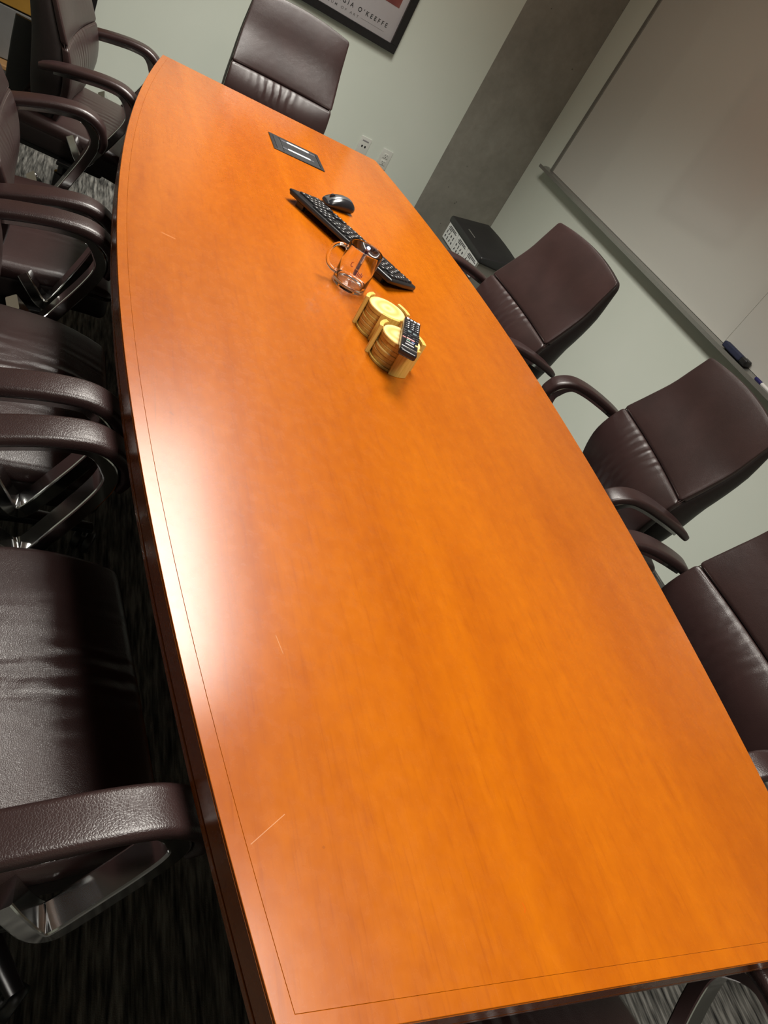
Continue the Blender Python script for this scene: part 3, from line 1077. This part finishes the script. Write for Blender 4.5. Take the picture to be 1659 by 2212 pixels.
H = RL / 2
for k in range(4):
    x = -0.0135 + 0.009 * k
    btn(x, H - 0.0125, 0.0066, 0.0045, M_BTNW)
    if k in (0, 3):
        btn(x, H - 0.0075, 0.0066, 0.0028, M_BTNP)
for r in range(4):
    for k in range(3):
        x, y = -0.0120 + 0.012 * k, H - 0.030 - 0.0105 * r
        b = btn(x, y, 0.0095, 0.0062, M_BTNK)
        g = MB().box((0, 0, 0), (0.0028, 0.0032, 0.0002)) if 'num' not in bm_cache else None
        if g:
            bm_cache['num'] = g.mesh('numeral_print', M_BTNW, False)
        no = link_mesh('numeral_print', bm_cache['num'], b)
        no.location = (0.0015, 0, 0.0011)
btn(-0.0055, H - 0.078, 0.0095, 0.009, M_BTNT)
btn(0.0075, H - 0.080, 0.0095, 0.009, M_BTNT)
for (x, y) in ((-0.0155, 0.080), (0.0160, 0.080), (-0.0155, 0.090), (0.0160, 0.090), (-0.0155, 0.100), (0.0160, 0.101), (0.0160, 0.112), (0.0, 0.093), (-0.005, 0.103), (0.008, 0.104)):
    btn(x, H - y, 0.007, 0.0048, M_BTNK)
btn(-0.0005, H - 0.1165, 0.0195, 0.0042, M_BTNP)
btn(-0.0160, H - 0.1185, 0.0075, 0.0030, M_BTNP)
btn(-0.0055, H - 0.1245, 0.0085, 0.0042, M_BTNG)
btn(0.0065, H - 0.1265, 0.0085, 0.0042, M_BTNB)
btn(0.0155, H - 0.1345, 0.0072, 0.0052, M_BTNY)
btn(-0.001, H - 0.1345, 0.018, 0.0018, M_BTNW, 'printed_line')
btn(-0.001, H - 0.1475, 0.021, 0.0024, M_BTNW, 'printed_line')
btn(0.0, H - 0.1640, 0.037, 0.0034, M_SILV, 'end_trim')

# ================================================================== framed print on the far wall
fr = empty('framed_print', (0.4675, WY1, 0.937))
tag(fr, 'large black-framed art print hanging on far wall above end chair', 'picture')
FX0, FX1, FZ0, FZ1, FT, FD = -0.3775, 0.3775, 0.0, 0.97, 0.040, 0.030
mb = MB()
mb.box(((FX0 + FX1) / 2, -FD / 2, FZ0 + FT / 2), (FX1 - FX0, FD, FT))
mb.box(((FX0 + FX1) / 2, -FD / 2, FZ1 - FT / 2), (FX1 - FX0, FD, FT))
for x in (FX0 + FT / 2, FX1 - FT / 2):
    mb.box((x, -FD / 2, (FZ0 + FZ1) / 2), (FT, FD, FZ1 - FZ0 - 2 * FT))
mb.obj('frame', M_BLACKWOOD, fr, smooth=False, bevel=0.002)
sheet = MB().box((0, -0.009, (FZ0 + FZ1) / 2), (FX1 - FX0 - 2 * FT, 0.004, FZ1 - FZ0 - 2 * FT)).obj('paper_sheet', M_PAPER, fr, smooth=False)
t = NT('abstract_red_painting')
v = t.coords((1.6, 1, 1))
f1 = t.noise(v, 3.0, 3, 0.5, 0.8)
t.l(t.ramp(f1, [(0.25, (0.03, 0.012, 0.015)), (0.45, (0.16, 0.03, 0.035)), (0.62, (0.32, 0.08, 0.07)), (0.8, (0.45, 0.24, 0.17))]), t.b.inputs['Base Color'])
t.set(rough=0.5)
MB().box((0, -0.0115, (0.20 + 0.90) / 2), (0.604, 0.001, 0.70)).obj('artwork', t.m, sheet, smooth=False)


def text_mesh(name, body, mat, height, x0, x1, z, y, parent, spacing=1.6):
    cu = bpy.data.curves.new(name, 'FONT')
    cu.body = body
    cu.size = height / 0.70
    cu.space_character = spacing
    cu.extrude = 0.0001
    cu.offset = height * 0.030
    tmp = bpy.data.objects.new(name + '_tmp', cu)
    col.objects.link(tmp)
    dg = bpy.context.evaluated_depsgraph_get()
    me = bpy.data.meshes.new_from_object(tmp.evaluated_get(dg))
    bpy.data.objects.remove(tmp)
    xs = [q.co.x for q in me.vertices]
    a, b = min(xs), max(xs)
    k = (x1 - x0) / (b - a)
    for q in me.vertices:
        X, Y, Z = q.co
        q.co = (x0 + (X - a) * k, y - Z, z + Y)
    me.materials.clear()
    me.materials.append(mat)
    return link_mesh(name, me, parent)


XO = 0.4675
text_mesh('title_text', "GEORGIA O'KEEFFE", M_INK, 0.021, 0.366 - XO, 0.750 - XO, 1.028 - 0.937, -0.0114, sheet, 1.75)
text_mesh('subtitle_text', 'MUSEUM OF ART', M_INK2, 0.012, 0.345 - XO, 0.588 - XO, 0.998 - 0.937, -0.0114, sheet, 1.75)
MB().box(((0.600 + 0.745) / 2 - XO, -0.0114, 1.006 - 0.937), (0.145, 0.0006, 0.0012)).obj('rule_line', M_INK2, sheet, smooth=False)
t = NT('picture_glazing')
for nd in list(t.t.nodes):
    if nd.type not in ('OUTPUT_MATERIAL',):
        t.t.nodes.remove(nd)
outn = [nd for nd in t.t.nodes if nd.type == 'OUTPUT_MATERIAL'][0]
tr, gl, mx, fn_ = t.n('ShaderNodeBsdfTransparent'), t.n('ShaderNodeBsdfGlossy'), t.n('ShaderNodeMixShader'), t.n('ShaderNodeFresnel')
gl.inputs['Roughness'].default_value = 0.05
fn_.inputs['IOR'].default_value = 1.3
t.l(fn_.outputs[0], mx.inputs[0])
t.l(tr.outputs[0], mx.inputs[1])
t.l(gl.outputs[0], mx.inputs[2])
t.l(mx.outputs[0], outn.inputs['Surface'])
MB().box((0, -0.0165, (FZ0 + FZ1) / 2), (FX1 - FX0 - 2 * FT, 0.002, FZ1 - FZ0 - 2 * FT)).obj('glazing', t.m, fr, smooth=False)

# ================================================================== wall outlets
o = empty('wall_outlet', (0.925, WY1, 0.43))
tag(o, 'white data outlet plate with two ports on far wall, left of the pair', 'outlet', 'outlet plates on the far wall')
MB().rbox((0, -0.003, 0), (0.070, 0.006, 0.115), 0.002).obj('plate', M_WHITEPL, o)
for s in (-1, 1):
    MB().rbox((s * 0.010, -0.0065, 0.004), (0.009, 0.003, 0.011), 0.001).obj('port', M_DARK, o)
MB().box((0, -0.0064, 0.036), (0.040, 0.001, 0.007)).obj('label_strip', M_INK2, o, smooth=False)
o = empty('wall_outlet', (1.079, WY1, 0.421))
tag(o, 'white duplex power outlet plate on far wall, right of the pair', 'outlet', 'outlet plates on the far wall')
MB().rbox((0, -0.003, 0), (0.070, 0.006, 0.115), 0.002).obj('plate', M_WHITEPL, o)
for s in (-1, 1):
    rcpt = MB().rbox((0, -0.0065, s * 0.0205), (0.034, 0.004, 0.029), 0.0018).obj('receptacle', M_WHITEPL, o)
    for (dx, hz) in ((-0.0065, 0.009), (0.0065, 0.007)):
        MB().box((dx, -0.0086, s * 0.0205 + 0.004), (0.0022, 0.0008, hz)).obj('slot', M_DARK, rcpt, smooth=False)
    MB().box((0, -0.0086, s * 0.0205 - 0.007), (0.0045, 0.0008, 0.0045)).obj('slot', M_DARK, rcpt, smooth=False)

# ================================================================== whiteboard, tray, eraser, marker
wb = empty('whiteboard', (WX1, 0.7, 0.85))
tag(wb, 'large glossy whiteboard with thin metal frame on right wall', 'whiteboard')
BY0, BY1, BH, YJ = -1.30, 2.697, 1.24, 0.776
FXw = 0.02
for (a, b) in ((YJ + 0.0008, BY1 - 0.012), (BY0 + 0.012, YJ - 0.0008)):
    MB().box((-FXw / 2 - 0.001, (a + b) / 2 - 0.7, BH / 2), (0.014, b - a, BH - 0.02)).obj('board_panel', M_BOARD, wb, smooth=False)
mb = MB()
mb.box((-0.0125, BY1 - 0.002 - 0.7, BH / 2), (0.023, 0.030, BH))
mb.box((-0.0125, BY0 + 0.006 - 0.7, BH / 2), (0.023, 0.022, BH))
mb.box((-0.0125, (BY0 + BY1) / 2 - 0.7, BH - 0.005), (0.023, BY1 - BY0, 0.022))
mb.obj('frame', M_ALU, wb, smooth=False, bevel=0.001)
prof = [(0, 0.010), (-0.020, 0.008), (-0.052, -0.004), (-0.060, -0.003), (-0.062, 0.004), (-0.067, 0.004), (-0.068, -0.014), (-0.040, -0.018), (0, -0.020)]
ya, yb = BY0 - 0.05 - 0.7, 2.775 - 0.7
mb = MB()
n = len(prof)
vs = [(x, ya, z) for x, z in prof] + [(x, yb, z) for x, z in prof]
mb.add(vs, [tuple(range(n)), tuple(range(2 * n - 1, n - 1, -1))] + [(i, (i + 1) % n, n + (i + 1) % n, n + i) for i in range(n)])
mb.obj('pen_tray', M_ALU, wb, smooth=False)

er = empty('whiteboard_eraser', (WX1 - 0.0395, 0.660, 0.8565))
tag(er, 'navy blue whiteboard eraser with black end lying on the pen tray', 'eraser')
M_NAVYF = plain('navy_felt', (0.016, 0.022, 0.055), 0.8, 0, 0.15, 200, 0.2)
MB().rbox((0, 0.022, 0.0135), (0.034, 0.128, 0.027), 0.007, k=3).obj('felt_pad', M_NAVYF, er)
MB().rbox((0, -0.062, 0.0145), (0.038, 0.040, 0.029), 0.008, k=3).obj('grip_end', M_BLACKPL, er)
mk = empty('dry_erase_marker', (WX1 - 0.040, 0.440, 0.8575))
tag(mk, 'white dry-erase marker with dark blue cap on the pen tray', 'marker')
rx = Matrix.Rotation(-PI / 2, 4, 'X')
M_CAPB = plain('dark_blue_cap', (0.018, 0.016, 0.11), 0.35, 0, 0.1, 80)
M_MKW = plain('white_marker_body', (0.72, 0.72, 0.71), 0.4, 0, 0.02, 80)
MB().lathe([(0.0065, 0.022), (0.0078, 0.023), (0.0078, 0.058), (0.006, 0.064)], 18, xf=rx).obj('cap', M_CAPB, mk)
MB().lathe([(0.0060, -0.070), (0.0075, -0.068), (0.0075, 0.021)], 18, xf=rx).obj('barrel', M_MKW, mk)

# ================================================================== bin in the corner
bn = empty('recycling_bin', (1.55, 2.235, 0))
tag(bn, 'grey bin with black lid and printed sorting labels on floor by column', 'bin')
M_BINGREY = plain('grey_bin_body', (0.16, 0.155, 0.135), 0.5, 0, 0.05, 40)
X0, X1, Y0, Y1 = -0.128, 0.115, -0.245, 0.275
MB().rbox(((X0 + X1) / 2, (Y0 + Y1) / 2, 0.195), (X1 - X0 - 0.012, Y1 - Y0 - 0.012, 0.39), 0.012, k=2).obj('body', M_BINGREY, bn)


def lid_fn(x, y, z):
    t = (x + 0.1255) / 0.251
    zz = z
    if z > 0:
        zz = z + 0.052 * t - 0.010 * (y / 0.265) ** 2 * t
    return (x, y, zz)


MB().rbox(((X0 + X1) / 2, (Y0 + Y1) / 2, 0.402), (0.251, 0.536, 0.036), 0.010, (4, 6, 1), 2, lid_fn).obj('lid', M_BLACKPL, bn)
mb = MB()
for k in range(3):
    mb.rbox((0.03 + 0.03 * k, -0.03 + 0.0 * k, 0.442 + 0.0062 * k), (0.012, 0.34, 0.006), 0.0025, k=1)
mb.obj('lid_ribs', M_BLACKPL, bn)
MB().rbox((-0.075, 0.06, 0.4285), (0.016, 0.11, 0.006), 0.0028, k=2).obj('lid_handle', M_ALU, bn)
M_LABEL = plain('white_bin_label', (0.62, 0.64, 0.62), 0.5, 0, 0.02, 60)
M_ICON1 = plain('dark_icon_print', (0.05, 0.05, 0.055), 0.6, 0, 0.1, 60)
M_ICON2 = plain('tan_icon_print', (0.30, 0.22, 0.08), 0.6, 0, 0.1, 60)
lw = 0.163
for k in range(3):
    yc = 0.2745 - 0.012 - lw / 2 - k * (lw + 0.009)
    lb = MB().box((X0 + 0.003, yc, 0.338), (0.006, lw, 0.094)).obj('label', M_LABEL, bn, smooth=False, bevel=0.0005)
    mb = MB()
    xf_ = X0 - 0.0003
    for r, wl in ((0.374, 0.105), (0.366, 0.125), (0.357, 0.05)):
        mb.box((xf_, yc - (0.0 if r != 0.357 else -0.03), r), (0.0006, wl, 0.0045))
    for r in range(2):
        for c in range(4):
            yy, zz = yc - 0.054 + 0.036 * c, 0.338 - 0.026 * r
            shape = (r * 4 + c + k) % 3
            if shape == 0:
                mb.box((xf_, yy, zz), (0.0006, 0.010, 0.019))
            elif shape == 1:
                mb.prism([(0.008 * math.cos(a * PI / 4), 0.008 * math.sin(a * PI / 4)) for a in range(8)], 0, 0.0006, Matrix.Translation((xf_ - 0.0003, yy, zz)) @ Matrix.Rotation(PI / 2, 4, 'Y'))
            else:
                mb.box((xf_, yy - 0.003, zz + 0.003), (0.0006, 0.007, 0.013))
                mb.box((xf_, yy + 0.004, zz - 0.004), (0.0006, 0.006, 0.009))
    mb.obj('icon_print', M_ICON1, lb, smooth=False)
MB().rbox((X0 + 0.004, Y0 + 0.004, 0.345), (0.010, 0.010, 0.085), 0.003).obj('corner_post', M_ALU, bn)
